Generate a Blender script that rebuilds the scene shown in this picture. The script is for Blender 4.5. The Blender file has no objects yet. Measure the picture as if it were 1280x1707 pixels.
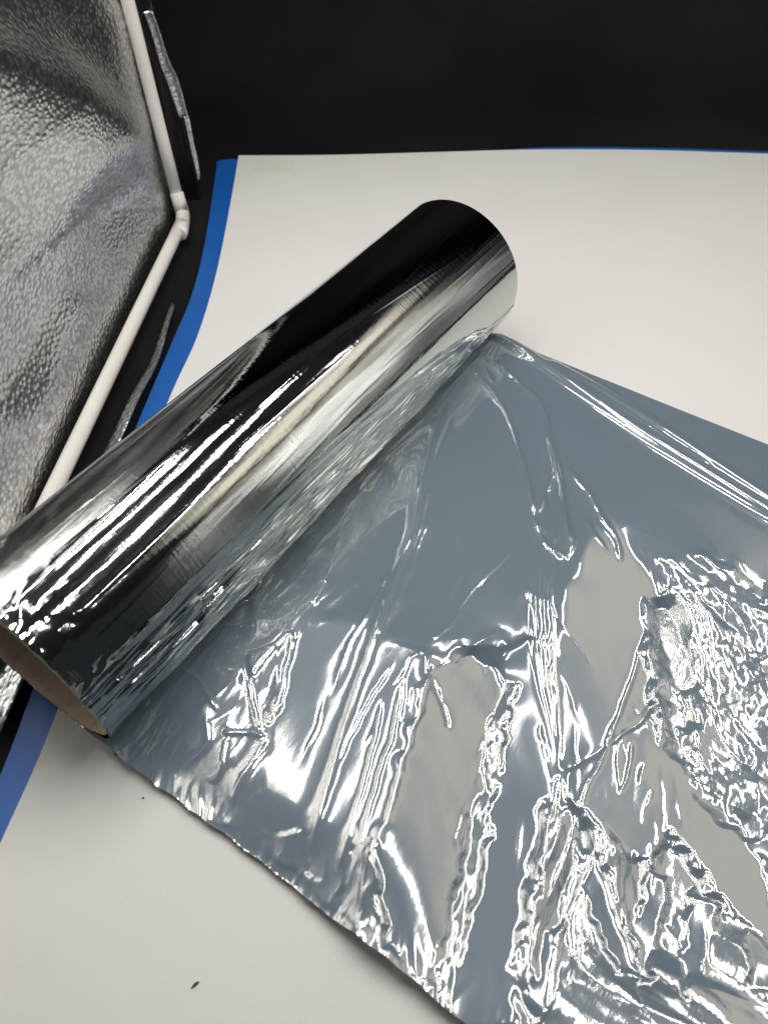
import bpy, math, random
import numpy as np
from mathutils import Vector
random.seed(4)
SC = bpy.context.scene
COL = SC.collection

# ------------------------------------------------------------------ camera
F_PX, PITCH, CAM_H = 1250.0, math.radians(50.66), 0.2865      # photo is 1280 x 1707
cam_d = bpy.data.cameras.new('camera')
cam_d.sensor_fit = 'VERTICAL'; cam_d.sensor_height = 36.0; cam_d.sensor_width = 27.0
cam_d.lens = F_PX / 1707.0 * 36.0
cam_d.clip_start = 0.01; cam_d.clip_end = 50
cam_d.dof.use_dof = True; cam_d.dof.focus_distance = 0.36; cam_d.dof.aperture_fstop = 14.0
cam = bpy.data.objects.new('camera', cam_d)
cam.location = (0, 0, CAM_H)
cam.rotation_euler = (math.pi / 2 - PITCH, 0, 0)
COL.objects.link(cam); SC.camera = cam

# ------------------------------------------------------------------ world, exposure
w = bpy.data.worlds.new('World'); SC.world = w; w.use_nodes = True
w.node_tree.nodes['Background'].inputs[0].default_value = (0.75, 0.86, 1.0, 1)
w.node_tree.nodes['Background'].inputs[1].default_value = 0.03
SC.view_settings.view_transform = 'Standard'; SC.view_settings.look = 'None'
SC.view_settings.exposure = 0.0; SC.view_settings.gamma = 1.0
SC.view_settings.use_curve_mapping = False

# ------------------------------------------------------------------ lamps of the light box (LED strips under its roof, plus added halos)
ROOF_Z = 0.60
def strip_light(name, x0, y0, x1, y1, width, radiance, color):
    L = math.hypot(x1 - x0, y1 - y0)
    d = bpy.data.lights.new(name, 'AREA'); d.shape = 'RECTANGLE'
    d.size = width; d.size_y = L; d.color = color
    d.energy = radiance * math.pi * width * L
    o = bpy.data.objects.new(name, d)
    o.location = ((x0 + x1) / 2, (y0 + y1) / 2, ROOF_Z - 0.006)
    o.rotation_euler = (0, 0, -math.atan2(x1 - x0, y1 - y0))
    COL.objects.link(o); return o
WHITE = (1.0, 0.975, 0.93)
STRIPS = [(-.185, .20, -.107, .50), (-.060, .15, .002, .50), (.110, .08, .160, .505), (.313, .04, .360, .51)]
for s in STRIPS:
    strip_light('led_strip_light', *s, 0.012, 58, WHITE)
    strip_light('strip_halo_light', *s, 0.040, 1.6, WHITE).location.z += .001  # added wide dim lamp, puts a soft halo round each strip's reflection

# ------------------------------------------------------------------ helpers
def ray(x, y):
    a = (x - 640) / F_PX; b = (853.5 - y) / F_PX
    return np.array([a, math.cos(PITCH) + b * math.sin(PITCH), -math.sin(PITCH) + b * math.cos(PITCH)])
def at(x, y, z=0.0):
    """point of the horizontal plane z seen at photo pixel x, y"""
    d = ray(x, y); t = (z - CAM_H) / d[2]
    return np.array([0, 0, CAM_H]) + d * t
def at_y(x, y, Y):
    d = ray(x, y); return np.array([0, 0, CAM_H]) + d * (Y / d[1])
def at_x(x, y, X):
    d = ray(x, y); return np.array([0, 0, CAM_H]) + d * (X / d[0])
def project(X, Y, Z):
    zf = Y * math.cos(PITCH) - (Z - CAM_H) * math.sin(PITCH)
    yu = Y * math.sin(PITCH) + (Z - CAM_H) * math.cos(PITCH)
    return 640 + F_PX * X / zf, 853.5 - F_PX * yu / zf

def mesh_obj(name, verts, faces, mat, parent=None, smooth=True):
    me = bpy.data.meshes.new(name)
    me.from_pydata([tuple(map(float, v)) for v in verts], [], faces)
    me.update()
    if smooth: me.polygons.foreach_set('use_smooth', [True] * len(me.polygons))
    if mat: me.materials.append(mat)
    o = bpy.data.objects.new(name, me); COL.objects.link(o)
    if parent: o.parent = parent
    return o
def grid_obj(name, P, mat, parent=None, close_u=False):
    """P: array (nu, nv, 3)"""
    nu, nv = P.shape[:2]
    me = bpy.data.meshes.new(name)
    me.vertices.add(nu * nv); me.vertices.foreach_set('co', P.reshape(-1).astype(np.float32))
    iu = np.arange(nu if close_u else nu - 1); iv = np.arange(nv - 1)
    U, V = np.meshgrid(iu, iv, indexing='ij'); U2 = (U + 1) % nu
    q = np.stack([U * nv + V, U2 * nv + V, U2 * nv + V + 1, U * nv + V + 1], -1).reshape(-1)
    n = len(q) // 4
    me.loops.add(4 * n); me.loops.foreach_set('vertex_index', q.astype(np.int32))
    me.polygons.add(n); me.polygons.foreach_set('loop_start', np.arange(0, 4 * n, 4, dtype=np.int32))
    me.update(calc_edges=True)
    me.polygons.foreach_set('use_smooth', np.ones(n, bool))
    me.materials.append(mat)
    o = bpy.data.objects.new(name, me); COL.objects.link(o)
    if parent: o.parent = parent
    return o
def tube_obj(name, pts, radii, mat, parent=None, n=24, cap=True):
    pts = [Vector(p) for p in pts]; vs = []; fs = []
    ref = Vector((0.3, 0.9, 0.2))
    for i, p in enumerate(pts):
        t = (pts[min(i + 1, len(pts) - 1)] - pts[max(i - 1, 0)]).normalized()
        a = t.cross(ref).normalized() if abs(t.dot(ref.normalized())) < .95 else t.cross(Vector((1, 0, 0))).normalized()
        b = t.cross(a)
        for k in range(n):
            an = 2 * math.pi * k / n
            vs.append(p + radii[i] * (math.cos(an) * a + math.sin(an) * b))
    for i in range(len(pts) - 1):
        for k in range(n):
            k2 = (k + 1) % n
            fs.append((i * n + k, i * n + k2, (i + 1) * n + k2, (i + 1) * n + k))
    if cap:
        fs.append(tuple(range(n))[::-1]); fs.append(tuple((len(pts) - 1) * n + k for k in range(n)))
    return mesh_obj(name, vs, fs, mat, parent)
def slab_obj(name, outline, z0, z1, mat, parent=None):
    n = len(outline)
    vs = [(x, y, z1) for x, y in outline] + [(x, y, z0) for x, y in outline]
    fs = [tuple(range(n)), tuple(range(n, 2 * n))[::-1]]
    for i in range(n): fs.append((i, n + i, n + (i + 1) % n, (i + 1) % n))
    return mesh_obj(name, vs, fs, mat, parent, smooth=False)
def empty(name, loc=(0, 0, 0)):
    o = bpy.data.objects.new(name, None); o.location = loc; COL.objects.link(o); return o
def tag(o, label=None, cat=None, group=None, kind=None):
    if label: o['label'] = label
    if cat: o['category'] = cat
    if group: o['group'] = group
    if kind: o['kind'] = kind
    return o
def catmull(pts, m=12):
    pts = [np.array(p, float) for p in pts]; P = [2 * pts[0] - pts[1]] + pts + [2 * pts[-1] - pts[-2]]; out = []
    for i in range(1, len(P) - 2):
        for k in range(m):
            t = k / m
            out.append(.5 * (2 * P[i] + (P[i + 1] - P[i - 1]) * t + (2 * P[i - 1] - 5 * P[i] + 4 * P[i + 1] - P[i + 2]) * t * t
                             + (3 * P[i] - P[i - 1] - 3 * P[i + 1] + P[i + 2]) * t ** 3))
    out.append(P[-2]); return out

# numpy gradient noise
_rng = np.random.RandomState(7)
_ang = _rng.rand(256, 256) * 2 * np.pi
def gnoise(x, y, seed=0):
    x = x + seed * 17.31; y = y + seed * 9.77
    xi = np.floor(x).astype(int); yi = np.floor(y).astype(int); xf = x - xi; yf = y - yi
    u = xf ** 3 * (xf * (xf * 6 - 15) + 10); v = yf ** 3 * (yf * (yf * 6 - 15) + 10)
    def g(dx, dy):
        a = _ang[(xi + dx) % 256, (yi + dy) % 256]
        return np.cos(a) * (xf - dx) + np.sin(a) * (yf - dy)
    n0 = g(0, 0) * (1 - u) + g(1, 0) * u; n1 = g(0, 1) * (1 - u) + g(1, 1) * u
    return 1.5 * (n0 * (1 - v) + n1 * v)
def tri(x): return 2 * np.abs(x - np.floor(x + .5))
def crumple(x, y, seed, octs=3, folds=4):
    """sharp creased foil-like height, x, y in crease lengths; about unit slope"""
    r = np.random.RandomState(seed); h = np.zeros_like(x); f = 1.0
    for o in range(octs):
        wx = x * f + .8 * gnoise(x * f * .6, y * f * .6, seed + o); wy = y * f + .8 * gnoise(x * f * .6, y * f * .6, seed + o + 40)
        for k in range(folds):
            a = r.rand() * math.pi; c = math.cos(a); s = math.sin(a)
            m = .5 + gnoise(x * f * .35, y * f * .35, seed + 7 * k + 3 * o)
            h += np.clip(m, 0, 1) * tri((c * wx + s * wy) * (.5 + .4 * r.rand()) + r.rand()) / (f * folds * .55)
        f *= 2.1
    return h
def seg_dist(poly, px, py, closed=False):
    """distance to a polyline in photo pixels, position along it (0..1), signed side"""
    pts = [np.array(p, float) for p in poly]
    if closed: pts = pts + [pts[0]]
    best = np.full(px.shape, 1e9); pos = np.zeros(px.shape); side = np.zeros(px.shape)
    lens = [np.hypot(*(pts[i + 1] - pts[i])) for i in range(len(pts) - 1)]; tot = sum(lens); acc = 0
    for i in range(len(pts) - 1):
        d = pts[i + 1] - pts[i]; L2 = d @ d
        t = np.clip(((px - pts[i][0]) * d[0] + (py - pts[i][1]) * d[1]) / L2, 0, 1)
        ex = px - pts[i][0] - t * d[0]; ey = py - pts[i][1] - t * d[1]; q = np.hypot(ex, ey)
        m = q < best; best = np.where(m, q, best); pos = np.where(m, (acc + t * lens[i]) / tot, pos)
        side = np.where(m, np.sign(d[0] * ey - d[1] * ex), side); acc += lens[i]
    return best, pos, side
_val = _rng.rand(256, 256) * 2 - 1
def fnoise(x, y, seed=0, warp=.5):
    """flat random facets with straight creases between them"""
    x = x + warp * gnoise(x * .45, y * .45, seed + 5) + seed * 13.7; y = y + warp * gnoise(x * .45, y * .45, seed + 9) + seed * 7.1
    k = (x + y) * .36602540; i = np.floor(x + k); j = np.floor(y + k)
    u = x + k - i; v = y + k - j; i = i.astype(int); j = j.astype(int)
    g = lambda a, b: _val[(i + a) % 256, (j + b) % 256]
    a0, a3 = g(0, 0), g(1, 1); up_ = u > v
    return np.where(up_, a0 + (g(1, 0) - a0) * u + (a3 - g(1, 0)) * v, a0 + (g(0, 1) - a0) * v + (a3 - g(0, 1)) * u)
def smooth01(x): x = np.clip(x, 0, 1); return x * x * (3 - 2 * x)

# ------------------------------------------------------------------ materials
def new_mat(name):
    m = bpy.data.materials.new(name); m.use_nodes = True
    return m, m.node_tree, m.node_tree.nodes['Principled BSDF']
def N(nt, typ, **kw):
    n = nt.nodes.new(typ)
    for k, v in kw.items():
        if k in ('operation', 'blend_type', 'feature', 'distance', 'data_type', 'attribute_name', 'noise_dimensions'): setattr(n, k, v)
        else: n.inputs[k].default_value = v
    return n
def coords(nt, scale=(1, 1, 1), rot=(0, 0, 0)):
    tc = nt.nodes.new('ShaderNodeTexCoord'); mp = nt.nodes.new('ShaderNodeMapping')
    mp.inputs['Scale'].default_value = scale; mp.inputs['Rotation'].default_value = rot
    nt.links.new(tc.outputs['Object'], mp.inputs['Vector']); return mp.outputs['Vector']
def ramp(nt, src, stops):
    r = nt.nodes.new('ShaderNodeValToRGB'); nt.links.new(src, r.inputs[0])
    e = r.color_ramp.elements
    while len(e) < len(stops): e.new(.5)
    for el, (p, c) in zip(e, stops):
        el.position = p; el.color = c if len(c) == 4 else (*c, 1)
    return r.outputs[0]
def bump(nt, bs, h, strength, dist, prev=None):
    b = nt.nodes.new('ShaderNodeBump'); b.inputs['Strength'].default_value = strength; b.inputs['Distance'].default_value = dist
    nt.links.new(h, b.inputs['Height'])
    if prev is not None: nt.links.new(prev, b.inputs['Normal'])
    nt.links.new(b.outputs[0], bs.inputs['Normal']); return b.outputs[0]

# white backdrop sheet
m_sheet, nt, bs = new_mat('white_paper')
v = coords(nt, (9, 9, 9)); n1 = N(nt, 'ShaderNodeTexNoise', Scale=1.0, Detail=5.0); nt.links.new(v, n1.inputs['Vector'])
c = ramp(nt, n1.outputs[0], [(.3, (.745, .735, .715)), (.7, (.775, .77, .755))])
# faint yellow glue stain near the far left corner, with a shape of its own
tc = nt.nodes.new('ShaderNodeTexCoord'); sp = nt.nodes.new('ShaderNodeSeparateXYZ'); nt.links.new(tc.outputs['Object'], sp.inputs[0])
def mathn(op, a, b):
    n = nt.nodes.new('ShaderNodeMath'); n.operation = op
    for i, q in enumerate((a, b)):
        if isinstance(q, (int, float)): n.inputs[i].default_value = q
        else: nt.links.new(q, n.inputs[i])
    return n.outputs[0]
s0 = at(457, 277)
dx = mathn('ABSOLUTE', mathn('SUBTRACT', sp.outputs[0], float(s0[0])), 0); dy = mathn('ABSOLUTE', mathn('SUBTRACT', sp.outputs[1], float(s0[1])), 0)
n2 = N(nt, 'ShaderNodeTexNoise', Scale=150.0, Detail=3.0); nt.links.new(tc.outputs['Object'], n2.inputs['Vector'])
dd = mathn('MAXIMUM', mathn('MULTIPLY', dx, 1 / .020), mathn('MULTIPLY', dy, 1 / .012))
dd = mathn('ADD', dd, mathn('MULTIPLY', n2.outputs[0], .35))
st = ramp(nt, dd, [(.0, (1, 1, 1)), (.95, (.8, .8, .8)), (1.0, (0, 0, 0))]); st_f = mathn('MULTIPLY', st, .38)
mx = nt.nodes.new('ShaderNodeMix'); mx.data_type = 'RGBA'; nt.links.new(st_f, mx.inputs['Factor'])
nt.links.new(c, mx.inputs['A']); mx.inputs['B'].default_value = (.66, .67, .48, 1)
nt.links.new(mx.outputs['Result'], bs.inputs['Base Color'])
bs.inputs['Roughness'].default_value = .45; bs.inputs['Specular IOR Level'].default_value = .25
n3 = N(nt, 'ShaderNodeTexNoise', Scale=900.0, Detail=2.0); nt.links.new(tc.outputs['Object'], n3.inputs['Vector'])
n4 = N(nt, 'ShaderNodeTexNoise', Scale=14.0, Detail=2.0); nt.links.new(tc.outputs['Object'], n4.inputs['Vector'])
b0 = bump(nt, bs, n3.outputs[0], .15, .0003); bump(nt, bs, n4.outputs[0], .25, .004, b0)

# blue board
m_blue, nt, bs = new_mat('blue_board')
v = coords(nt, (60, 60, 60)); n1 = N(nt, 'ShaderNodeTexNoise', Scale=1.0, Detail=4.0); nt.links.new(v, n1.inputs['Vector'])
nt.links.new(ramp(nt, n1.outputs[0], [(.3, (.008, .10, .40)), (.7, (.010, .115, .45))]), bs.inputs['Base Color'])
bs.inputs['Roughness'].default_value = .38

# black cloth
m_black, nt, bs = new_mat('black_cloth')
v = coords(nt, (5, 5, 5)); n1 = N(nt, 'ShaderNodeTexNoise', Scale=1.0, Detail=3.0); nt.links.new(v, n1.inputs['Vector'])
nt.links.new(ramp(nt, n1.outputs[0], [(.35, (.005, .005, .008)), (.65, (.013, .0125, .012))]), bs.inputs['Base Color'])
bs.inputs['Roughness'].default_value = .75; bs.inputs['Specular IOR Level'].default_value = .15
tc = nt.nodes.new('ShaderNodeTexCoord'); n3 = N(nt, 'ShaderNodeTexNoise', Scale=500.0, Detail=3.0); nt.links.new(tc.outputs['Object'], n3.inputs['Vector'])
bump(nt, bs, n3.outputs[0], .3, .0005)

# glossy black edge binding
m_bind, nt, bs = new_mat('black_vinyl')
bs.inputs['Base Color'].default_value = (.012, .012, .013, 1); bs.inputs['Roughness'].default_value = .22
v = coords(nt, (120, 120, 120)); n1 = N(nt, 'ShaderNodeTexNoise', Scale=1.0, Detail=4.0); nt.links.new(v, n1.inputs['Vector']); bump(nt, bs, n1.outputs[0], .5, .001)

# silver pebbled reflective cloth
m_silver, nt, bs = new_mat('silver_pebbled_cloth')
v = coords(nt, (1, .72, 1.0))
nz = N(nt, 'ShaderNodeTexNoise', Scale=160.0, Detail=2.0); nt.links.new(v, nz.inputs['Vector'])
vm = nt.nodes.new('ShaderNodeMix'); vm.data_type = 'VECTOR'; vm.inputs['Factor'].default_value = .0009
nt.links.new(v, vm.inputs['A']); nt.links.new(nz.outputs['Color'], vm.inputs['B'])
vo = N(nt, 'ShaderNodeTexVoronoi', Scale=420.0, feature='SMOOTH_F1', Randomness=.85); vo.inputs['Smoothness'].default_value = .35
nt.links.new(vm.outputs['Result'], vo.inputs['Vector'])
hgt = ramp(nt, vo.outputs['Distance'], [(.12, (1, 1, 1)), (.45, (.45, .45, .45)), (.75, (0, 0, 0))])
bs.inputs['Metallic'].default_value = 1.0; bs.inputs['Roughness'].default_value = .33
nt.links.new(ramp(nt, vo.outputs['Distance'], [(.2, (.92, .92, .91)), (.7, (.52, .52, .52))]), bs.inputs['Base Color'])
b0 = bump(nt, bs, hgt, .6, .0005)
nz2 = N(nt, 'ShaderNodeTexNoise', Scale=22.0, Detail=3.0); nt.links.new(v, nz2.inputs['Vector']); bump(nt, bs, nz2.outputs[0], .25, .006, b0)

# white plastic
m_plastic, nt, bs = new_mat('white_plastic')
v = coords(nt, (30, 30, 30)); n1 = N(nt, 'ShaderNodeTexNoise', Scale=1.0, Detail=3.0); nt.links.new(v, n1.inputs['Vector'])
nt.links.new(ramp(nt, n1.outputs[0], [(.3, (.84, .81, .76)), (.7, (.88, .86, .82))]), bs.inputs['Base Color'])
bs.inputs['Roughness'].default_value = .35
bs.inputs['Subsurface Weight'].default_value = .1; bs.inputs['Subsurface Radius'].default_value = (.004, .003, .002)

# mirror film wound on the roll
m_roll, nt, bs = new_mat('mirror_film_wound')
bs.inputs['Metallic'].default_value = 1.0; bs.inputs['Base Color'].default_value = (.56, .605, .59, 1)
bs.inputs['Roughness'].default_value = .085
AXIS_ROT = math.atan2(.3822 - .13, .0408 + .1303)
tc = nt.nodes.new('ShaderNodeTexCoord')          # object space: x along the axis of the roll
def stretched(scale, sc, det=3.0, dist=0.0):
    mp = nt.nodes.new('ShaderNodeMapping'); mp.inputs['Scale'].default_value = scale
    nt.links.new(tc.outputs['Object'], mp.inputs['Vector'])
    n = N(nt, 'ShaderNodeTexNoise', Scale=sc, Detail=det, Distortion=dist); nt.links.new(mp.outputs[0], n.inputs['Vector']); return n.outputs[0]
b0 = bump(nt, bs, stretched((.22, 1, 1), 330, 4), .09, .0006)
b0 = bump(nt, bs, ramp(nt, stretched((8, .55, .55), 60, 2), [(.5, (0, 0, 0)), (.8, (1, 1, 1))]), .03, .0004, b0)
b0 = bump(nt, bs, stretched((2.2, .16, .16), 420, 3), .06, .0005, b0)
nt.links.new(ramp(nt, stretched((.4, 1, 1), 40, 3), [(.35, (.035,) * 3), (.7, (.08,) * 3)]), bs.inputs['Roughness'])

# blue-grey side of the film, unrolled
m_film, nt, bs = new_mat('mirror_film_unrolled')
bs.inputs['Base Color'].default_value = (.172, .232, .285, 1)
bs.inputs['Roughness'].default_value = .5; bs.inputs['Specular IOR Level'].default_value = .3
gl = nt.nodes.new('ShaderNodeBsdfGlossy'); gl.inputs['Color'].default_value = (.98, .92, .83, 1); gl.inputs['Roughness'].default_value = .028
atr = nt.nodes.new('ShaderNodeAttribute'); atr.attribute_name = 'fine'
nt.links.new(ramp(nt, atr.outputs['Fac'], [(.1, (.045,) * 3), (.8, (.105,) * 3)]), gl.inputs['Roughness'])
gl2 = nt.nodes.new('ShaderNodeBsdfGlossy'); gl2.inputs['Color'].default_value = (.86, .93, 1, 1); gl2.inputs['Roughness'].default_value = .17
mg = nt.nodes.new('ShaderNodeMixShader'); mg.inputs[0].default_value = .11; nt.links.new(gl.outputs[0], mg.inputs[1]); nt.links.new(gl2.outputs[0], mg.inputs[2])
ms = nt.nodes.new('ShaderNodeMixShader')
lw = nt.nodes.new('ShaderNodeFresnel'); lw.inputs['IOR'].default_value = 2.7
out = nt.nodes['Material Output']
nt.links.new(lw.outputs[0], ms.inputs[0]); nt.links.new(bs.outputs[0], ms.inputs[1]); nt.links.new(mg.outputs[0], ms.inputs[2])
nt.links.new(ms.outputs[0], out.inputs['Surface'])
tc = nt.nodes.new('ShaderNodeTexCoord')          # object space: x away from the roll, y along it
def fn(scale, rot, sc, det=3.0):
    mp = nt.nodes.new('ShaderNodeMapping'); mp.inputs['Scale'].default_value = scale; mp.inputs['Rotation'].default_value = (0, 0, rot)
    nt.links.new(tc.outputs['Object'], mp.inputs['Vector'])
    n = N(nt, 'ShaderNodeTexNoise', Scale=sc, Detail=det); nt.links.new(mp.outputs[0], n.inputs['Vector']); return n.outputs[0]
at1 = nt.nodes.new('ShaderNodeAttribute'); at1.attribute_name = 'fine'
def bump_masked(h, dist, k, prev=None):
    b = nt.nodes.new('ShaderNodeBump'); b.inputs['Distance'].default_value = dist
    mm = nt.nodes.new('ShaderNodeMath'); mm.operation = 'MULTIPLY'; mm.inputs[1].default_value = k; nt.links.new(at1.outputs['Fac'], mm.inputs[0])
    nt.links.new(mm.outputs[0], b.inputs['Strength']); nt.links.new(h, b.inputs['Height'])
    if prev is not None: nt.links.new(prev, b.inputs['Normal'])
    return b.outputs[0]
b0 = bump_masked(fn((.22, 1, 1), math.radians(25), 420, 3), .0006, .16)
b0 = bump_masked(fn((1, 1, 1), 0, 260, 3), .0008, .09, b0)
for q in (bs, gl, gl2, lw): nt.links.new(b0, q.inputs['Normal'])

# cardboard
m_card, nt, bs = new_mat('brown_cardboard')
tc = nt.nodes.new('ShaderNodeTexCoord')
mp = nt.nodes.new('ShaderNodeMapping'); mp.inputs['Scale'].default_value = (60, 120, 120); nt.links.new(tc.outputs['Object'], mp.inputs['Vector'])
n1 = N(nt, 'ShaderNodeTexNoise', Scale=1.0, Detail=6.0); nt.links.new(mp.outputs[0], n1.inputs['Vector'])
nt.links.new(ramp(nt, n1.outputs[0], [(.3, (.40, .30, .21)), (.55, (.56, .45, .33)), (.75, (.66, .55, .42))]), bs.inputs['Base Color'])
bs.inputs['Roughness'].default_value = .8; bump(nt, bs, n1.outputs[0], .4, .0008)
m_dark, nt, bs = new_mat('dark_fleck'); bs.inputs['Base Color'].default_value = (.02, .02, .02, 1)
v = coords(nt, (800, 800, 800)); n1 = N(nt, 'ShaderNodeTexNoise', Scale=1.0); nt.links.new(v, n1.inputs['Vector']); bump(nt, bs, n1.outputs[0], .3, .0003)
# roof cloth and added glow panel (over the frame, seen only in reflections)
m_roof, nt, bs = new_mat('grey_roof_cloth')
v = coords(nt, (14, 14, 14)); n1 = N(nt, 'ShaderNodeTexNoise', Scale=1.0, Detail=4.0); nt.links.new(v, n1.inputs['Vector'])
nt.links.new(ramp(nt, n1.outputs[0], [(.3, (.05, .055, .06)), (.7, (.08, .085, .09))]), bs.inputs['Base Color']); bs.inputs['Roughness'].default_value = .6

m_glow, nt, bs = new_mat('glow_panel')  # added emissive panel, fading to its edges, for cream reflections in the film
tc = nt.nodes.new('ShaderNodeTexCoord'); sp = nt.nodes.new('ShaderNodeSeparateXYZ'); nt.links.new(tc.outputs['Object'], sp.inputs[0])
ex = ramp(nt, mathn('MULTIPLY', mathn('ABSOLUTE', mathn('SUBTRACT', sp.outputs[0], .515), 0), 1 / .13), [(.35, (1, 1, 1)), (1, (.12, .12, .12))])
ey = ramp(nt, mathn('MULTIPLY', mathn('ABSOLUTE', mathn('SUBTRACT', sp.outputs[1], .37), 0), 1 / .29), [(.6, (1, 1, 1)), (1, (.15, .15, .15))])
em = mathn('MULTIPLY', mathn('MULTIPLY', ex, ey), 1.2)
bs.inputs['Base Color'].default_value = (.5, .5, .5, 1); bs.inputs['Emission Color'].default_value = (1, .885, .73, 1)
nt.links.new(em, bs.inputs['Emission Strength'])

# ------------------------------------------------------------------ setting: black cloth under and behind
prof = [(-.45, -.006), (.70, -.006)]
for k in range(1, 13):
    a = math.radians(90 * k / 12); prof.append((.70 + .14 * math.sin(a), -.006 + .14 * (1 - math.cos(a))))
prof.append((.84, .75))
pr = np.array(catmull(prof[1:], 4)); pr = np.vstack([[prof[0]], pr])
xs = np.linspace(-.75, .95, 90)
P = np.zeros((len(xs), len(pr), 3)); P[:, :, 0] = xs[:, None]; P[:, :, 1] = pr[None, :, 0]; P[:, :, 2] = pr[None, :, 1]
fold = gnoise(P[:, :, 0] * 3, P[:, :, 2] * 1.5, 3) * .018 * smooth01((P[:, :, 2] - .02) / .15)
P[:, :, 1] += fold
tag(grid_obj('backdrop', P, m_black), kind='structure', label='matte black backdrop cloth under and behind the white sheet')

# ------------------------------------------------------------------ blue board and white sheet
wl = catmull([at(-60, 1540)[:2], at(0, 1408)[:2], at(95, 1187)[:2], at(180, 920)[:2], at(282, 665)[:2], at(330, 558)[:2], at(362, 450)[:2], at(385, 335)[:2], at(398, 259)[:2]], 10)
wt = catmull([at(398, 259)[:2], at(560, 258)[:2], at(740, 253)[:2], at(900, 249)[:2], at(1080, 250)[:2], at(1280, 256)[:2], at(1500, 262)[:2]], 8)
bl = catmull([at(-110, 1540)[:2], at(0, 1287)[:2], at(52, 1150)[:2], at(130, 950)[:2], at(222, 718)[:2], at(285, 570)[:2], at(322, 480)[:2], at(345, 380)[:2], at(362, 265)[:2]], 10)
bt = catmull([at(362, 265)[:2], at(396, 262)[:2], at(560, 262)[:2], at(740, 256)[:2], at(900, 243)[:2], at(1080, 243)[:2], at(1280, 249)[:2], at(1500, 255)[:2]], 8)
fr = [(.50, -.25), (float(wl[0][0]) - .02, -.25)]
slab_obj_b = slab_obj('blue_board', [tuple(q) for q in bl + bt[1:]] + [(.52, -.26), (float(bl[0][0]) - .03, -.26)], -.0055, -.0015, m_blue)
tag(slab_obj_b, 'bright blue board showing as a border along the left edge of the white sheet', 'board')
sh = slab_obj('white_sheet', [tuple(q) for q in wl + wt[1:]] + fr, -.0008, 0.0, m_sheet)
tag(sh, 'smooth white backdrop sheet with a faint yellowish stain, lying on the blue board', 'sheet')
# crumbs on the sheet
def fleck(px, py, L, W, ang):
    p = at(px, py, .0004); vs = []; n = 8; r = random.Random(px)
    for zz, k in ((.0002, 1.0), (.0009, .55)):
        for i in range(n):
            a = 2 * math.pi * i / n; q = k * (.75 + .5 * r.random()); x = L * math.cos(a) * q; y = W * math.sin(a) * q
            vs.append((p[0] + x * math.cos(ang) - y * math.sin(ang), p[1] + x * math.sin(ang) + y * math.cos(ang), zz))
    fs = [(i, (i + 1) % n, n + (i + 1) % n, n + i) for i in range(n)] + [tuple(range(n, 2 * n)), tuple(range(n))[::-1]]
    return mesh_obj('crumb', vs, fs, m_dark)
tag(fleck(326, 1641, .0016, .0005, math.radians(42)), 'tiny dark elongated crumb on the white sheet at the bottom of the photo', 'crumb', 'dark crumbs on the white sheet')
tag(fleck(239, 1330, .0004, .0004, 0), 'tiny round black speck on the white sheet, lower of two near the open roll end', 'crumb', 'dark crumbs on the white sheet')
tag(fleck(193, 1258, .00035, .0003, 0), 'tinier round speck on the white sheet, right beside the open roll end and film edge', 'crumb', 'dark crumbs on the white sheet')

# ------------------------------------------------------------------ light box
box = tag(empty('light_box', (-.16, .3, 0)), 'silver lined folding photo light box with white plastic frame tubes at the left', 'light box')
def own(o):
    o.parent = box; o.matrix_parent_inverse = box.matrix_basis.inverted(); return o
from mathutils import Matrix
def own(o):
    o.parent = box; o.matrix_parent_inverse = Matrix.Translation(-box.location); return o
RZ = .005
rod_a = at(-60, 1130, RZ); rod_b = at(303, 372, RZ)
ROD_R = .0043
rod_lo = [rod_a + (rod_b - rod_a) * t for t in np.linspace(0, 1, 12)]
own(tube_obj('frame_tube', rod_lo, [ROD_R] * 12, m_plastic))
post_b = at_y(300, 345, .522); post_t = at_y(213, 0, .527); post_t = post_b + (post_t - post_b) * 3.5
own(tube_obj('frame_tube', [post_b + (post_t - post_b) * t for t in np.linspace(0, 1, 10)], [ROD_R * .98] * 10, m_plastic))
c0 = np.array(at_y(296, 326, .521)); c1 = np.array(at_y(306, 360, .516)); c2 = np.array(at(303, 385, RZ))
cd = (c1 - c0); p1 = c1 - .22 * cd; p3 = c1 + .38 * (c2 - c1)
bend = [(1 - t) ** 2 * p1 + 2 * t * (1 - t) * c1 + t * t * p3 for t in np.linspace(0, 1, 9)]
K = [c0 - cd * .13, c0 - cd * .13, c0 - cd * .11, c0 + cd * .3] + bend + [c2, c2 + (rod_a - rod_b) * .012, c2 + (rod_a - rod_b) * .0125]
own(tube_obj('tube_connector', K, [ROD_R * q for q in [.9, 1.10, 1.13, 1.13] + [1.14] * 9 + [1.12, 1.1, .95]], m_plastic, n=32))

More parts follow.
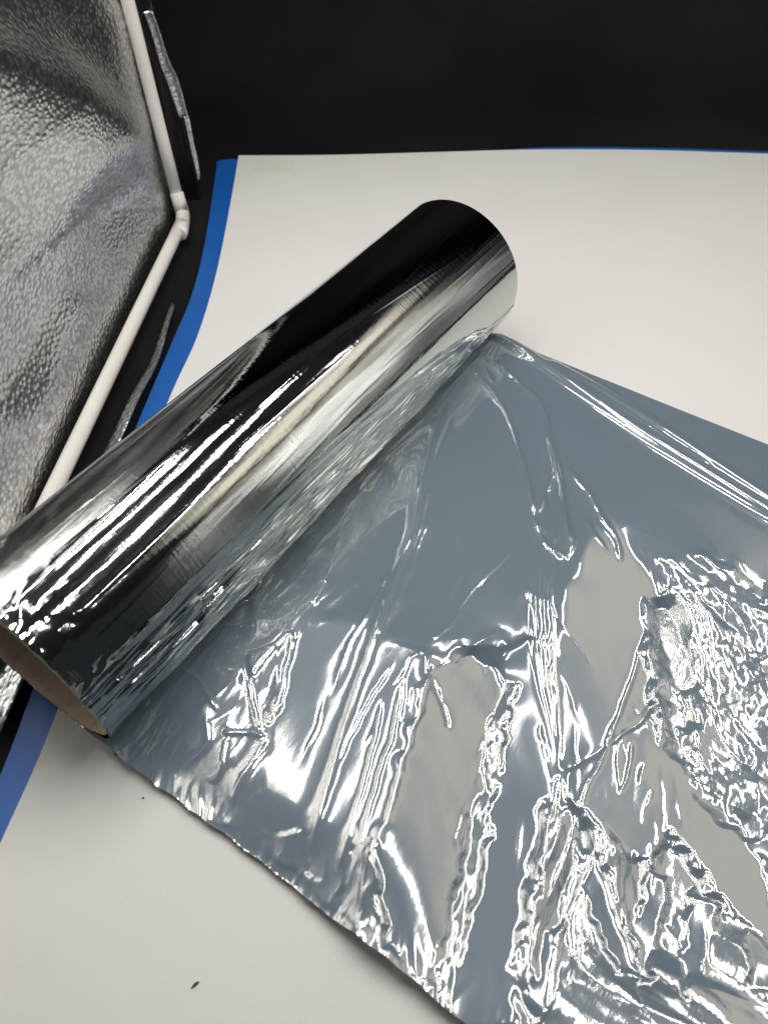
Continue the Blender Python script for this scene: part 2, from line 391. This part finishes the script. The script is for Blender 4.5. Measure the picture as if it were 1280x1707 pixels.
# silver side wall: one cloth surface with soft folds, x as a function of depth and height
WX = -.166
ny, nz_ = 260, 220
ys = np.linspace(-.05, .548, ny); zs = np.linspace(-.004, .60, nz_)
Yg, Zg = np.meshgrid(ys, zs, indexing='ij')
base = -.13 * np.maximum(Zg - .12, 0) + np.interp(Yg, [-.05, .24, .49, .55], [-.182, -.1725, -.156, -.158])
pin = smooth01(Zg / .05) * smooth01((.545 - Yg) / .10)
WPX, WPY = project(base - .008, Yg, Zg)
bul = .006 * gnoise(Yg * 7, Zg * 7, 11) + .002 * gnoise(Yg * 16, Zg * 16, 12)
def wall_fold(poly, w_up, w_dn, amp):
    """crest of a soft fold: steep above the line, gentle below it"""
    d, t, sd = seg_dist([tuple(q) for q in catmull(poly, 5)], WPX, WPY)
    wd = np.where(sd < 0, w_up, w_dn)
    return amp * np.exp(-(d / wd) ** 2) * smooth01(t / .1 + .5) * smooth01((1 - t) / .25)
bul += wall_fold([(-200, 60), (-40, 110), (70, 165), (160, 215), (225, 265), (262, 310)], 85, 160, .020)
bul += wall_fold([(-120, 560), (10, 470), (120, 430), (210, 410), (262, 385)], 60, 90, .003)
bul += wall_fold([(60, 720), (95, 620), (125, 540), (145, 470)], 40, 50, .007)
bul += wall_fold([(-100, 800), (0, 730), (90, 690), (150, 640)], 60, 70, .006)
X = base - .012 * pin + pin * bul
X = np.minimum(X, base + .010)
own(grid_obj('side_wall', np.stack([X, Yg, Zg], -1), m_silver))
# black binding behind the post with the silver flap next to it
def ribbon(name, left, right, mat, off=.0):
    L = catmull(left, 8); R = catmull(right, 8); k = 7
    P = np.zeros((len(L), k, 3))
    for i in range(len(L)):
        for j in range(k):
            t = j / (k - 1); q = np.array(L[i]) * (1 - t) + np.array(R[i]) * t
            q = q + np.array([.0015 * math.sin(i * .35 + 2 * t) * off * .1, .001 * math.sin(math.pi * t) * off, .001 * math.sin(i * .5) * off]); P[i, j] = q
    o = grid_obj(name, P, mat)
    sm = o.modifiers.new('thickness', 'SOLIDIFY'); sm.thickness = .0008
    return own(o)
Yb = .548
ribbon('edge_binding', [at_y(195, -160, Yb), at_y(222, 0, Yb), at_y(262, 130, Yb), at_y(292, 270, Yb), at_y(300, 345, Yb)],
       [at_y(222, -160, Yb), at_y(252, 0, Yb), at_y(288, 130, Yb), at_y(322, 270, Yb), at_y(335, 345, Yb)], m_bind, 1)
ribbon('silver_flap', [at_y(240, 20, Yb - .004), at_y(262, 85, Yb - .004), at_y(280, 140, Yb - .004), at_y(300, 195, Yb - .004)],
       [at_y(252, 20, Yb - .004), at_y(277, 85, Yb - .004), at_y(297, 140, Yb - .004), at_y(314, 195, Yb - .004)], m_silver, 2)
ribbon('silver_flap', [at_y(308, 195, Yb - .006), at_y(317, 235, Yb - .006), at_y(325, 270, Yb - .006), at_y(331, 300, Yb - .006)],
       [at_y(315, 195, Yb - .003), at_y(323, 235, Yb - .003), at_y(330, 270, Yb - .003), at_y(334, 300, Yb - .003)], m_silver, 1)
ribbon('silver_hem', [at(286, 505, .000), at(255, 590, .000), at(215, 670, .000), at(160, 775, .000), at(100, 920, 0), at(-30, 1180, .000)],
       [at(290, 510, .003), at(266, 590, .003), at(228, 672, .0035), at(180, 775, .004), at(120, 935, .004), at(-5, 1235, .004)], m_silver, 1)
# roof, added glow panel, right wall, strip housings
def panel(name, x0, y0, x1, y1, z, t, mat):
    return own(slab_obj(name, [(x0, y0), (x1, y0), (x1, y1), (x0, y1)], z, z + t, mat))
panel('roof', -.23, -.14, .66, .62, ROOF_Z + .004, .004, m_roof)
own(slab_obj('glow_panel', [(.385, .08), (.645, .08), (.645, .66), (.385, .66)], ROOF_Z - .006, ROOF_Z + .002, m_glow))  # added glowing surface for the bright film facets to mirror
yy = np.linspace(-.12, .62, 60); zz = np.linspace(.0, .60, 60); Y2, Z2 = np.meshgrid(yy, zz, indexing='ij')
own(grid_obj('side_wall', np.stack([.655 + .015 * gnoise(Y2 * 5, Z2 * 5, 21), Y2, Z2], -1), m_silver))
for x0, y0, x1, y1 in STRIPS:
    own(slab_obj('lamp_housing', [(x0 - .011, y0 - .01), (x0 + .011, y0 - .01), (x1 + .011, y1 + .01), (x1 - .011, y1 + .01)], ROOF_Z - .004, ROOF_Z + .003, m_plastic))

# ------------------------------------------------------------------ the roll
R = .040
A = np.array([-.1303, .1300, R + .0012]); B = np.array([.0408, .3822, R + .0012])
LEN = float(np.linalg.norm(B - A)); AX = (B - A) / LEN; SIDE = np.array([AX[1], -AX[0], 0.0]); UP = np.array([0, 0, 1.0])
roll = tag(empty('film_roll', (float(A[0]), float(A[1]), 0.0)), 'silver mirror film roll on a cardboard core, partly unrolled over the white sheet', 'film roll')
roll.rotation_euler = (0, 0, AXIS_ROT)
def to_roll(Pw):
    """world points to the frame of the roll: x along the axis, y left of it, z up"""
    q = Pw - np.array([A[0], A[1], 0.0])
    return np.stack([q @ AX, -(q @ SIDE), q[..., 2]], -1)

ns, nphi = 760, 460
s = np.linspace(0, 1, ns); phi = np.radians(np.concatenate([np.linspace(0, 64, 110, endpoint=False), np.linspace(64, 118, 330, endpoint=False), np.linspace(118, 360, 200, endpoint=False)])); nphi = len(phi)      # phi from the top towards the film side
S, PH = np.meshgrid(s, phi, indexing='ij'); Sm = S * LEN
deg = np.degrees(PH)
PHs = PH * R
r = np.full_like(S, R)
# long shallow ripples that run with the axis
r += .00004 * gnoise(Sm * 9, PHs * 150, 1) * (1 - .5 * S) + .000022 * gnoise(Sm * 22, PHs * 420, 2)
r += .00006 * gnoise(Sm * 14, PHs * 45, 3)
# looser outer layer, with a long fold, in the near half
fold_c = 8 + 20 * (1 - S) + 3 * gnoise(Sm * 12, 0 * S, 9)
# dents at the near rim
near = np.exp(-Sm / .012)
r += near * .0005 * crumple(Sm * 120, PHs * 120, 5, 2)
# transverse pressure lines towards the far end
rr = np.random.RandomState(12)
for k in range(60):
    c = .10 + .19 * rr.rand() ** .8; p0 = 50 - 90 * (c - .13) + 16 * rr.randn() * .6; ln = 4 + 12 * rr.rand(); wd = .0004 + .0003 * rr.rand()
    r += .000016 * (rr.rand() - .4) * np.exp(-((Sm - c - .0004 * (deg - p0) / 10) / wd) ** 2) * np.exp(-((deg - p0) / ln) ** 4)
# longitudinal crinkles low on the film side
lo = smooth01((deg - (67 + 8 * S + 20 * smooth01((S - .5) / .4) + 4 * gnoise(Sm * 30, 0 * S, 4))) / 9) * smooth01((150 - deg) / 20)
wv = PHs + .0006 * gnoise(Sm * 45, PHs * 90, 8)
r += lo * (.0011 * np.abs(gnoise(Sm * 20, wv * 300, 6)) + .0007 * np.abs(gnoise(Sm * 45, wv * 640, 7)) + .0005 * gnoise(Sm * 16, PHs * 110, 10)) * (.5 + np.clip(.6 + gnoise(Sm * 30, PHs * 60, 17), 0, 1))
# a few long pinched streaks
for k in range(26):
    c = rr.rand(); p0 = -10 + 75 * rr.rand(); ln = .012 + .03 * rr.rand(); wd = .5 + .4 * rr.rand()
    pc = p0 + (S - c) * LEN * 60 * rr.randn()
    r += .00009 * np.exp(-((np.where(deg > 180, deg - 360, deg) - pc) / wd) ** 2) * np.exp(-(((S - c) * LEN) / ln) ** 4)
Xr = Sm + 0.0 * S
edge_j = .0007 * gnoise(PHs * 150, 0 * S, 15) + .0004 * gnoise(PHs * 600, 0 * S, 16)
Xr = Xr - np.where(S < .02, edge_j * (1 - S / .02), 0) 
Pl = np.stack([Xr, -r * np.sin(PH), A[2] + r * np.cos(PH)], -1)
Pl[..., 2] = np.maximum(Pl[..., 2], .0010)
wf = grid_obj('wound_film', np.swapaxes(Pl, 0, 1), m_roll, roll, close_u=True)
# cardboard core: tube with wall thickness and end faces
RO, RI = .0392, .0347
prof = [(.0006, RO), (.0004, RO - .0012), (-.0002, (RO + RI) / 2), (.0004, RI + .0003), (.003, RI), (LEN * .5, RI), (LEN - .003, RI), (LEN - .0006, (RI + RO) / 2), (LEN - .0008, RO)]
vs = []; fs = []; n = 128; rc = random.Random(3)
for i, (x, q) in enumerate(prof):
    for k in range(n):
        a = 2 * math.pi * k / n; j = (rc.random() - .5) * .0005 if i in (1, 2, 3) else 0
        vs.append((x + j, -q * math.sin(a), float(A[2]) + q * math.cos(a)))
for i in range(len(prof) - 1):
    for k in range(n): k2 = (k + 1) % n; fs.append((i * n + k, i * n + k2, (i + 1) * n + k2, (i + 1) * n + k))
mesh_obj('cardboard_core', vs, fs, m_card, roll)

# ------------------------------------------------------------------ the unrolled film
nS, nT = 900, 700
W_S = .40
ss = np.linspace(-.012, W_S, nS); tt = np.linspace(0, LEN, nT)
SS, TT = np.meshgrid(ss, tt, indexing='ij')
X0 = A[0] + SS * SIDE[0] + TT * AX[0]; Y0 = A[1] + SS * SIDE[1] + TT * AX[1]
PX, PY = project(X0, Y0, np.full_like(X0, .003))
gs = ss[1] - ss[0]; gt = tt[1] - tt[0]

def inside(poly, px, py):
    c = np.zeros(px.shape, bool); n = len(poly)
    for i in range(n):
        x1, y1 = poly[i]; x2, y2 = poly[(i + 1) % n]
        if y1 == y2: continue
        m = ((y1 > py) != (y2 > py)) & (px < (x2 - x1) * (py - y1) / (y2 - y1) + x1); c ^= m
    return c
jx = 11 * gnoise(PX / 38, PY / 38, 31) + 2.5 * gnoise(PX / 14, PY / 14, 32)
jy = 11 * gnoise(PX / 38, PY / 38, 33) + 2.5 * gnoise(PX / 14, PY / 14, 34)
def mask(poly, soft, jit=1.0):
    x = PX + jit * jx; y = PY + jit * jy
    x0, x1 = min(p[0] for p in poly) - soft - 5, max(p[0] for p in poly) + soft + 5
    y0, y1 = min(p[1] for p in poly) - soft - 5, max(p[1] for p in poly) + soft + 5
    out = np.zeros(PX.shape); sel = (x > x0) & (x < x1) & (y > y0) & (y < y1)
    d, _, _ = seg_dist(poly, x[sel], y[sel], True); ins = inside(poly, x[sel], y[sel])
    out[sel] = smooth01(.5 + np.where(ins, d, -d) / (2 * soft)); return out

# --- target slopes (world dz/dx, dz/dy) of the broad facets, then the height that has them
GX = np.zeros_like(PX); GY = np.zeros_like(PX); WT = np.full(PX.shape, .03)
def facet(poly, gx, gy, soft=8, jit=1.0, wt=.25):
    m = mask(poly, soft, jit); global GX, GY, WT
    WT = WT * (1 - m) + wt * m
    GX = GX * (1 - m) + gx * m; GY = GY * (1 - m) + gy * m
F1 = [(715, 1125), (790, 1108), (842, 1130), (820, 1230), (795, 1330), (772, 1450), (740, 1590), (732, 1690), (640, 1640), (600, 1580), (618, 1470), (645, 1370), (688, 1230)]
F2 = [(935, 1300), (1000, 1255), (1070, 1190), (1112, 1192), (1150, 1265), (1200, 1335), (1250, 1420), (1275, 1500), (1300, 1600), (1262, 1560), (1205, 1520), (1150, 1440), (1120, 1390), (1085, 1395), (1055, 1432), (1020, 1400), (985, 1370)]
F3 = [(930, 1285), (922, 1120), (935, 1000), (985, 900), (1035, 915), (1085, 960), (1108, 1080), (1060, 1180), (1000, 1240)]
DARK = (.235, .30); PANEL = (.51, .34); GAP12 = (-.06, .36)
def aim(px, py, xy):
    """slopes of a facet, seen at this pixel, that mirrors the roof point xy"""
    P0 = at(px, py, .003); v = ray(px, py); v = v / np.linalg.norm(v)
    r_ = np.array([xy[0], xy[1], xy[2] if len(xy) > 2 else ROOF_Z]) - P0; r_ /= np.linalg.norm(r_); n = r_ - v
    return -n[0] / n[2], -n[1] / n[2]
def aim_all(xy):
    """the same for every point of the film at once"""
    vx, vy, vz = X0, Y0, np.full_like(X0, .003 - CAM_H); q = np.sqrt(vx ** 2 + vy ** 2 + vz ** 2)
    rx, ry, rz = xy[0] - X0, xy[1] - Y0, (xy[2] if len(xy) > 2 else ROOF_Z) - .003; p_ = np.sqrt(rx ** 2 + ry ** 2 + rz ** 2)
    nx, ny, nz = rx / p_ - vx / q, ry / p_ - vy / q, rz / p_ - vz / q
    return -nx / nz, -ny / nz
def face_to(poly, xy, soft=8, jit=1.0, c=None, wt=.25, k=.85):
    cx, cy = c or (sum(p[0] for p in poly) / len(poly), sum(p[1] for p in poly) / len(poly))
    a = aim(cx, cy, xy); b = aim_all(xy)
    facet(poly, a[0] * (1 - k) + b[0] * k, a[1] * (1 - k) + b[1] * k, soft, jit, wt)
facet([(560, 800), (800, 580), (900, 600), (1300, 760), (1300, 965), (1180, 925), (1100, 960), (1040, 925), (1000, 890), (900, 960), (760, 950), (600, 900)], 0.01, -0.01, 20, wt=.3)
face_to([(640, 930), (870, 930), (868, 1072), (800, 1078), (720, 1085), (640, 1070)], (.085, .62), 12, wt=.6)
face_to([(180, 1225), (400, 930), (640, 760), (700, 900), (540, 1130), (500, 1440), (260, 1290)], (-.085, .37), 16, wt=.7)
face_to([(300, 1010), (600, 780), (700, 880), (640, 1040), (480, 1060), (330, 1090)], (-.06, .60), 20, wt=.3)
face_to([(545, 1110), (700, 1100), (690, 1230), (640, 1380), (615, 1560), (500, 1440)], (-.085, .37), 14, wt=.5)
face_to([(848, 1088), (895, 1085), (925, 1280), (960, 1400), (900, 1500), (850, 1707), (740, 1707), (800, 1330)], (.060, .32), 12, wt=1)
face_to([(960, 1400), (1050, 1430), (1290, 1600), (1290, 1720), (850, 1720), (900, 1480)], DARK, 14)
face_to([(1088, 1010), (1150, 990), (1290, 1010), (1290, 1430), (1245, 1420), (1175, 1320), (1100, 1210), (1080, 1150)], (.24, .38), 10)
face_to(F1, (.55, .36), 6, wt=2.5, k=.55)
face_to(F3, (.60, .58), 14, .6, wt=.5, k=.5)
face_to(F2, PANEL, 7, wt=1, k=.3)
face_to([(330, 1295), (410, 1290), (402, 1390), (340, 1350)], (-.166, .36, .36), 8)
facet([(440, 1385), (510, 1400), (508, 1440), (450, 1425)], *aim(480, 1410, (-.01, .3)), 6)
# soft overall undulation
UND = .35 + .65 * smooth01((PX - 600) / 150)
GX += UND * (.016 * gnoise(X0 * 22, Y0 * 14, 51) + .022 * gnoise(X0 * 60, Y0 * 30, 53) + .020 * gnoise(X0 * 150 + 20 * Y0, Y0 * 80, 54) * smooth01((PY - 900) / 300)); GY += UND * .018 * gnoise(X0 * 14, Y0 * 18, 52)
# rotate to film axes
Gs = GX * SIDE[0] + GY * SIDE[1]; Gt = GX * AX[0] + GY * AX[1]
PIN = np.clip(np.exp(-(TT / .016) ** 2) + np.exp(-((LEN - TT) / .012) ** 2) + np.exp(-(SS / .03) ** 2), 0, 1)
LEV = -.0135 - .0055 * np.exp(-(TT / .016) ** 2)
def solve_heights(Ga, Gb, W, pin, lev, h, da, db, n):
    """least squares heights: slopes follow Ga, Gb as strongly as W asks, edges held down by pin (conjugate gradients)"""
    Wa = .5 * (W[1:] + W[:-1]); Wb = .5 * (W[:, 1:] + W[:, :-1])
    Sa = .5 * (Ga[1:] + Ga[:-1]); Sb = .5 * (Gb[:, 1:] + Gb[:, :-1]); mu = 2500. * pin + 10.
    def op(x):
        fa = Wa * (x[1:] - x[:-1]) / da ** 2; fb = Wb * (x[:, 1:] - x[:, :-1]) / db ** 2
        y = mu * x; y[:-1] -= fa; y[1:] += fa; y[:, :-1] -= fb; y[:, 1:] += fb; return y
    fa = Wa * Sa / da; fb = Wb * Sb / db
    b = 2500. * pin * lev - 10. * .009; b[:-1] -= fa; b[1:] += fa; b[:, :-1] -= fb; b[:, 1:] += fb
    D = mu.copy(); D[:-1] += Wa / da ** 2; D[1:] += Wa / da ** 2; D[:, :-1] += Wb / db ** 2; D[:, 1:] += Wb / db ** 2
    r_ = b - op(h); z = r_ / D; p_ = z.copy(); rz = (r_ * z).sum()
    for it in range(n):
        Ap = op(p_); al = rz / (p_ * Ap).sum(); h = h + al * p_; r_ = r_ - al * Ap; z = r_ / D; rz2 = (r_ * z).sum(); p_ = z + rz2 / rz * p_; rz = rz2
    return h
def resize(a, nu, nv):
    iu = np.linspace(0, a.shape[0] - 1, nu); iv = np.linspace(0, a.shape[1] - 1, nv)
    t = np.empty((nu, a.shape[1]));
    for k in range(a.shape[1]): t[:, k] = np.interp(iu, np.arange(a.shape[0]), a[:, k])
    o = np.empty((nu, nv))
    for k in range(nu): o[k] = np.interp(iv, np.arange(a.shape[1]), t[k])
    return o
Hh = None
for fct, n_it in ((8, 500), (3, 400), (1, 160)):
    na, nb = nS // fct, nT // fct; q_ = [resize(a, na, nb) for a in (Gs, Gt, WT, PIN, LEV)]
    Hh = np.zeros((na, nb)) if Hh is None else resize(Hh, na, nb)
    Hh = solve_heights(*q_, Hh, W_S / na, LEN / nb, n_it)

# --- creases
def ridge(poly, w, amp, tip=.15, jit=.5, sharp=1.0, step=0.0):
    """cusped ridge of half-width w px and height amp m along a polyline"""
    global Hh
    x0, x1 = min(p[0] for p in poly) - 6 * w - 12, max(p[0] for p in poly) + 6 * w + 12
    y0, y1 = min(p[1] for p in poly) - 6 * w - 12, max(p[1] for p in poly) + 6 * w + 12
    sel = (PX > x0) & (PX < x1) & (PY > y0) & (PY < y1)
    d, t, sd = seg_dist([tuple(q) for q in catmull(poly, 5)], PX[sel] + jit * .5 * jx[sel], PY[sel] + jit * .5 * jy[sel])
    e = smooth01(t / tip) * smooth01((1 - t) / tip)
    Hh[sel] += (.6 + .75 * smooth01((960 - PY[sel]) / 120)) * amp * e * np.exp(-(np.sqrt(d * d + .8) / w) ** sharp)
mm = .001
# folds that radiate from the far corner of the roll
ridge([(768, 640), (735, 700), (706, 800), (690, 880), (655, 985), (612, 1110), (575, 1220), (530, 1380), (512, 1450)], 9, 1.2 * mm, .1, .3)
ridge([(760, 690), (720, 800), (700, 890), (668, 990), (632, 1090)], 5, .5 * mm, .2)
ridge([(700, 880), (640, 990), (588, 1080), (548, 1180)], 8, .5 * mm, .2)
ridge([(690, 850), (620, 900), (560, 960), (500, 1040)], 9, .5 * mm, .3)
ridge([(790, 640), (835, 700), (868, 790), (888, 880)], 4.5, 1.0 * mm, .1, .2)
ridge([(888, 880), (902, 920), (942, 948)], 4, .8 * mm, .12)
ridge([(795, 605), (850, 650), (900, 700), (916, 770), (930, 830), (938, 900), (945, 950)], 6, 1.1 * mm, .1)
ridge([(890, 878), (905, 835), (918, 800), (912, 760)], 3, .5 * mm, .15)
ridge([(905, 740), (922, 800), (935, 860)], 3, .6 * mm, .2)
ridge([(800, 620), (815, 655), (832, 655), (838, 620)], 3.5, .6 * mm, .2)
ridge([(935, 790), (970, 835), (1000, 880), (1020, 910), (1033, 960)], 4, .7 * mm, .15)
# vertical bundle down to the pinch
for k, (xa, xb, am) in enumerate([(870, 925, .5), (882, 928, .7), (896, 930, .7), (908, 932, .9)]):
    ridge([(xa + 4, 905), (xa + 6, 1000), (xa + 12, 1100), ((xa + xb) / 2 + 10, 1200), (xb, 1290)], 3.2, .6 * am * mm, .12, .25)
for k in range(7):
    ridge([(872 + 6 * k, 985 + 3 * k), (880 + 6 * k, 1015 + 3 * k), (888 + 6 * k, 1032 + 3 * k)], 2.2, .35 * mm, .3)
ridge([(931, 1292), (985, 1262), (1040, 1222), (1075, 1190), (1112, 1120)], 5, -.8 * mm, .1)
ridge([(931, 1292), (922, 1340), (905, 1400), (890, 1470)], 4, .9 * mm, .15)
ridge([(931, 1292), (948, 1335), (975, 1375), (1000, 1450), (1035, 1560), (1075, 1660)], 4.5, 1.0 * mm, .12)
ridge([(1090, 1010), (1062, 1100), (1030, 1195), (1000, 1270), (968, 1340), (940, 1430), (905, 1520), (870, 1640)], 3.2, .7 * mm, .15)
ridge([(1000, 1370), (980, 1440), (955, 1500), (930, 1570), (905, 1707)], 4, .9 * mm, .15)
ridge([(968, 1560), (955, 1600), (945, 1650)], 3, .7 * mm, .3)
ridge([(1052, 1230), (1046, 1290), (1026, 1330)], 3, .6 * mm, .2)
ridge([(1075, 1265), (1065, 1310)], 2.5, .4 * mm, .3)
ridge([(1085, 1310), (1078, 1350)], 2, .4 * mm, .3)
# around the left bright facet
ridge([(716, 1126), (690, 1225), (668, 1290), (645, 1370), (622, 1430)], 4, .9 * mm, .08, .5)
ridge([(668, 1145), (655, 1230), (630, 1310), (600, 1420), (575, 1500)], 3.2, .7 * mm, .12, .4)
ridge([(640, 1170), (622, 1250), (596, 1350), (560, 1470)], 3, .6 * mm, .12, .4)
ridge([(660, 1110), (610, 1190), (560, 1290)], 2.2, .4 * mm, .2, .6)
ridge([(600, 1450), (612, 1420), (604, 1480), (600, 1530)], 4, 1.0 * mm, .2)
ridge([(716, 1126), (760, 1108), (800, 1080), (840, 1060)], 4, .5 * mm, .2)
ridge([(712, 1130), (735, 1180), (748, 1230)], 4, -.5 * mm, .2)
ridge([(770, 1030), (700, 1100), (650, 1160)], 2, .35 * mm, .2, 1.2)
ridge([(880, 905), (800, 980), (740, 1050)], 1.8, .2 * mm, .3)
# left pinches
ridge([(492, 1062), (440, 1110), (418, 1145)], 4, .9 * mm, .15)
ridge([(492, 1062), (480, 1120), (468, 1175), (442, 1222)], 4, .8 * mm, .1)
ridge([(418, 1145), (425, 1185), (438, 1222)], 3.5, .9 * mm, .1)
ridge([(372, 1232), (410, 1228), (446, 1236)], 4, 1.0 * mm, .15)
ridge([(446, 1236), (425, 1275), (400, 1310), (385, 1350)], 5, .9 * mm, .15)
ridge([(378, 1236), (372, 1280), (350, 1310)], 4.5, .8 * mm, .15)
ridge([(345, 1200), (348, 1240), (325, 1270), (300, 1290)], 4.5, .8 * mm, .2)
ridge([(370, 1045), (380, 1010), (400, 980), (440, 965)], 4, .7 * mm, .2)
ridge([(345, 1065), (395, 1060), (430, 1050), (470, 1045)], 5, .6 * mm, .2)
ridge([(300, 1120), (340, 1150), (370, 1200)], 4, .4 * mm, .2)
ridge([(520, 980), (545, 985), (530, 1010), (525, 1030)], 5, .5 * mm, .2)
ridge([(590, 810), (540, 850), (480, 900), (410, 960)], 6, .6 * mm, .2)
ridge([(620, 745), (560, 800), (520, 870), (500, 930)], 5, .5 * mm, .2)
# fold that runs along the far edge
ridge([(806, 570), (880, 614), (1040, 726), (1160, 803), (1310, 900)], 9, 2.3 * mm, .05, 0, 2)
ridge([(900, 618), (990, 668), (1090, 730), (1190, 797), (1310, 878)], 7, 1.5 * mm, .06, 0, 2)
ridge([(925, 640), (1050, 715), (1180, 800)], 3, .7 * mm, .1, .3)
# random fine creases that radiate with the pull of the film
rr = np.random.RandomState(5)
for k in range(70):
    x = 420 + 840 * rr.rand(); y = 900 + 760 * rr.rand(); a = math.atan2(y - 500, x - 800) + .25 * rr.randn(); L = 20 + 60 * rr.rand()
    c = (math.cos(a) * L, math.sin(a) * L)
    ridge([(x - c[0], y - c[1]), (x + 4 * rr.randn(), y + 4 * rr.randn()), (x + c[0], y + c[1])], 1.8 + 1.5 * rr.rand(), (.12 + .25 * rr.rand()) * mm, .4)

# --- crumpled zones
pull = np.arctan2(PY - 520, PX - 820)
ca = (X0 * 1.0, Y0 * 1.0)
Cm = np.zeros_like(PX)
def zone(poly, soft, k, jit=1.0):
    global Cm; Cm = np.maximum(Cm, k * mask(poly, soft, jit))
zone([(1072, 1000), (1150, 985), (1290, 1030), (1290, 1400), (1245, 1400), (1170, 1330), (1098, 1215), (1078, 1120)], 10, .9)
zone([(905, 1340), (960, 1360), (1020, 1405), (1065, 1435), (1120, 1400), (1155, 1450), (1210, 1530), (1300, 1610), (1300, 1760), (880, 1760), (850, 1640), (885, 1480)], 14, .95)
zone([(858, 1140), (842, 1235), (822, 1330), (800, 1450), (765, 1590), (745, 1707), (715, 1707), (735, 1600), (770, 1450), (795, 1320), (835, 1140)], 7, .75)
zone([(1090, 945), (1160, 935), (1240, 985), (1280, 1010), (1200, 1020), (1110, 985)], 10, .6)
zone([(590, 1430), (620, 1410), (630, 1480), (640, 1590), (720, 1650), (760, 1707), (700, 1707), (560, 1520)], 9, .7)
zone([(650, 1010), (760, 960), (800, 985), (700, 1060), (650, 1080)], 18, .10)
zone([(900, 770), (935, 790), (945, 930), (930, 940), (895, 890)], 8, .45)
zone([(420, 1100), (480, 1080), (470, 1180), (440, 1215)], 7, .35)
zone([(270, 1110), (400, 1130), (450, 1230), (410, 1400), (330, 1350), (280, 1290)], 14, .3)
zone([(380, 880), (620, 760), (600, 1000), (480, 1060), (330, 1110)], 25, .22)
zone([(420, 1380), (520, 1400), (530, 1470), (470, 1440)], 8, .5)
zone([(1020, 1190), (1100, 1180), (1150, 1300), (1180, 1400), (1100, 1380), (1000, 1340)], 25, .08)
# calm dark flats inside the crumpled ground
calm = np.zeros_like(PX)
for pl in ([(955, 1400), (1000, 1440), (1040, 1540), (1075, 1640), (1020, 1620), (980, 1540)], [(1075, 1440), (1110, 1470), (1100, 1560), (1060, 1640), (1050, 1560)], [(1150, 1480), (1195, 1520), (1175, 1600), (1130, 1660), (1135, 1560)], [(905, 1560), (930, 1540), (925, 1640), (890, 1707), (880, 1660)],
           [(1240, 1560), (1290, 1600), (1290, 1700), (1240, 1650)], [(1060, 1400), (1100, 1400), (1090, 1440), (1060, 1435)]):
    calm = np.maximum(calm, mask(pl, 8))
Cm *= 1 - .85 * calm
Cm += .8 * mask([(1085, 1010), (1135, 1000), (1150, 1150), (1195, 1320), (1165, 1330), (1092, 1190)], 14)
# crease direction follows the pull lines
fx = X0; fy = Y0
k0 = 1 / .020
tipw = at(800, 565); rw = np.hypot(X0 - tipw[0], Y0 - tipw[1]); tw = np.arctan2(X0 - tipw[0], tipw[1] - Y0)
tw = tw + .10 * gnoise(X0 * 14, Y0 * 14, 91)
cu, cv = tw * .26, rw
c1m = mask([(1060, 980), (1300, 980), (1300, 1420), (1180, 1420), (1060, 1200)], 30)
Hc = np.zeros_like(PX)
for lam_, st_, am_, sd_ in ((.026, 2.2, .030, 1), (.015, 3.0, .062, 2), (.0070, 2.8, .038, 3), (.0032, 1.6, .010, 4)):
    Hc += lam_ * am_ * (1.0 * fnoise(cu / lam_, cv / lam_ / st_, sd_) + 1.1 * (gnoise(cu / lam_, cv / lam_ / 2.8, 30 + sd_) * (1 - .6 * c1m) + .6 * c1m * gnoise(X0 / lam_, Y0 / lam_ / 1.5, 50 + sd_)))
Hc2 = .0062 * .10 * fnoise(X0 / .0062, Y0 / .0062, 6) + .0035 * .08 * gnoise(X0 / .0035, Y0 / .0035, 40)
Hh += Cm * (1.5 * Hc + .3 * c1m * Hc2)
# fringe of short wrinkles at the near edge
te = TT / LEN
edge = np.exp(-(TT / .0075) ** 2) * smooth01((SS - .030) / .02) * (.35 + .65 * np.clip(.5 + 1.3 * gnoise(SS * 30, 0 * SS, 61), 0, 1))
Hh += edge * .0006 * tri(SS * 190 + 1.6 * gnoise(SS * 60, TT * 40, 62) + TT * 30) * (.5 + gnoise(SS * 80, TT * 30, 63))
edge2 = np.exp(-((LEN - TT) / .004) ** 2)
Hh += edge2 * .0002 * gnoise(SS * 120, TT * 10, 64)

lo_h = np.percentile(Hh, .3)
Hh = np.maximum(Hh - lo_h, 0)
# keep the film edges down on the sheet
down = np.exp(-(TT / .02) ** 2)
Hh = Hh * (1 - .55 * down * smooth01((.2 - SS) / .1)) 
Hh = Hh * smooth01((LEN - TT) / .008 + .25)
under = smooth01((SS + .002) / .030)
Hh = Hh * under
# behind the contact line the film runs up around the roll from below
Zf = .0007 + Hh
Zf = np.minimum(Zf, np.where(SS < .0395, A[2] - np.sqrt(np.maximum((R + .0003) ** 2 - SS ** 2, 0)) + np.where(SS < .002, 0.0, 0.0), 9)) 
Zf = np.maximum(Zf, .0006)
jt = .0006 * gnoise(SS * 130, 0 * SS, 71) + .0012 * gnoise(SS * 25, 0 * SS, 72)
XX = np.stack([TT + jt * np.exp(-TT / .006), -SS, Zf], -1)
film = grid_obj('unrolled_film', XX, m_film, roll)
at_ = film.data.attributes.new('fine', 'FLOAT', 'POINT')
fine = np.clip(.08 + .8 * Cm + .12 * mask(F1, 25) + .1 * mask(F2, 20), 0, 1) + .12 * np.clip(gnoise(X0 * 40, Y0 * 40, 81), 0, 1)
at_.data.foreach_set('value', fine.reshape(-1).astype(np.float32))
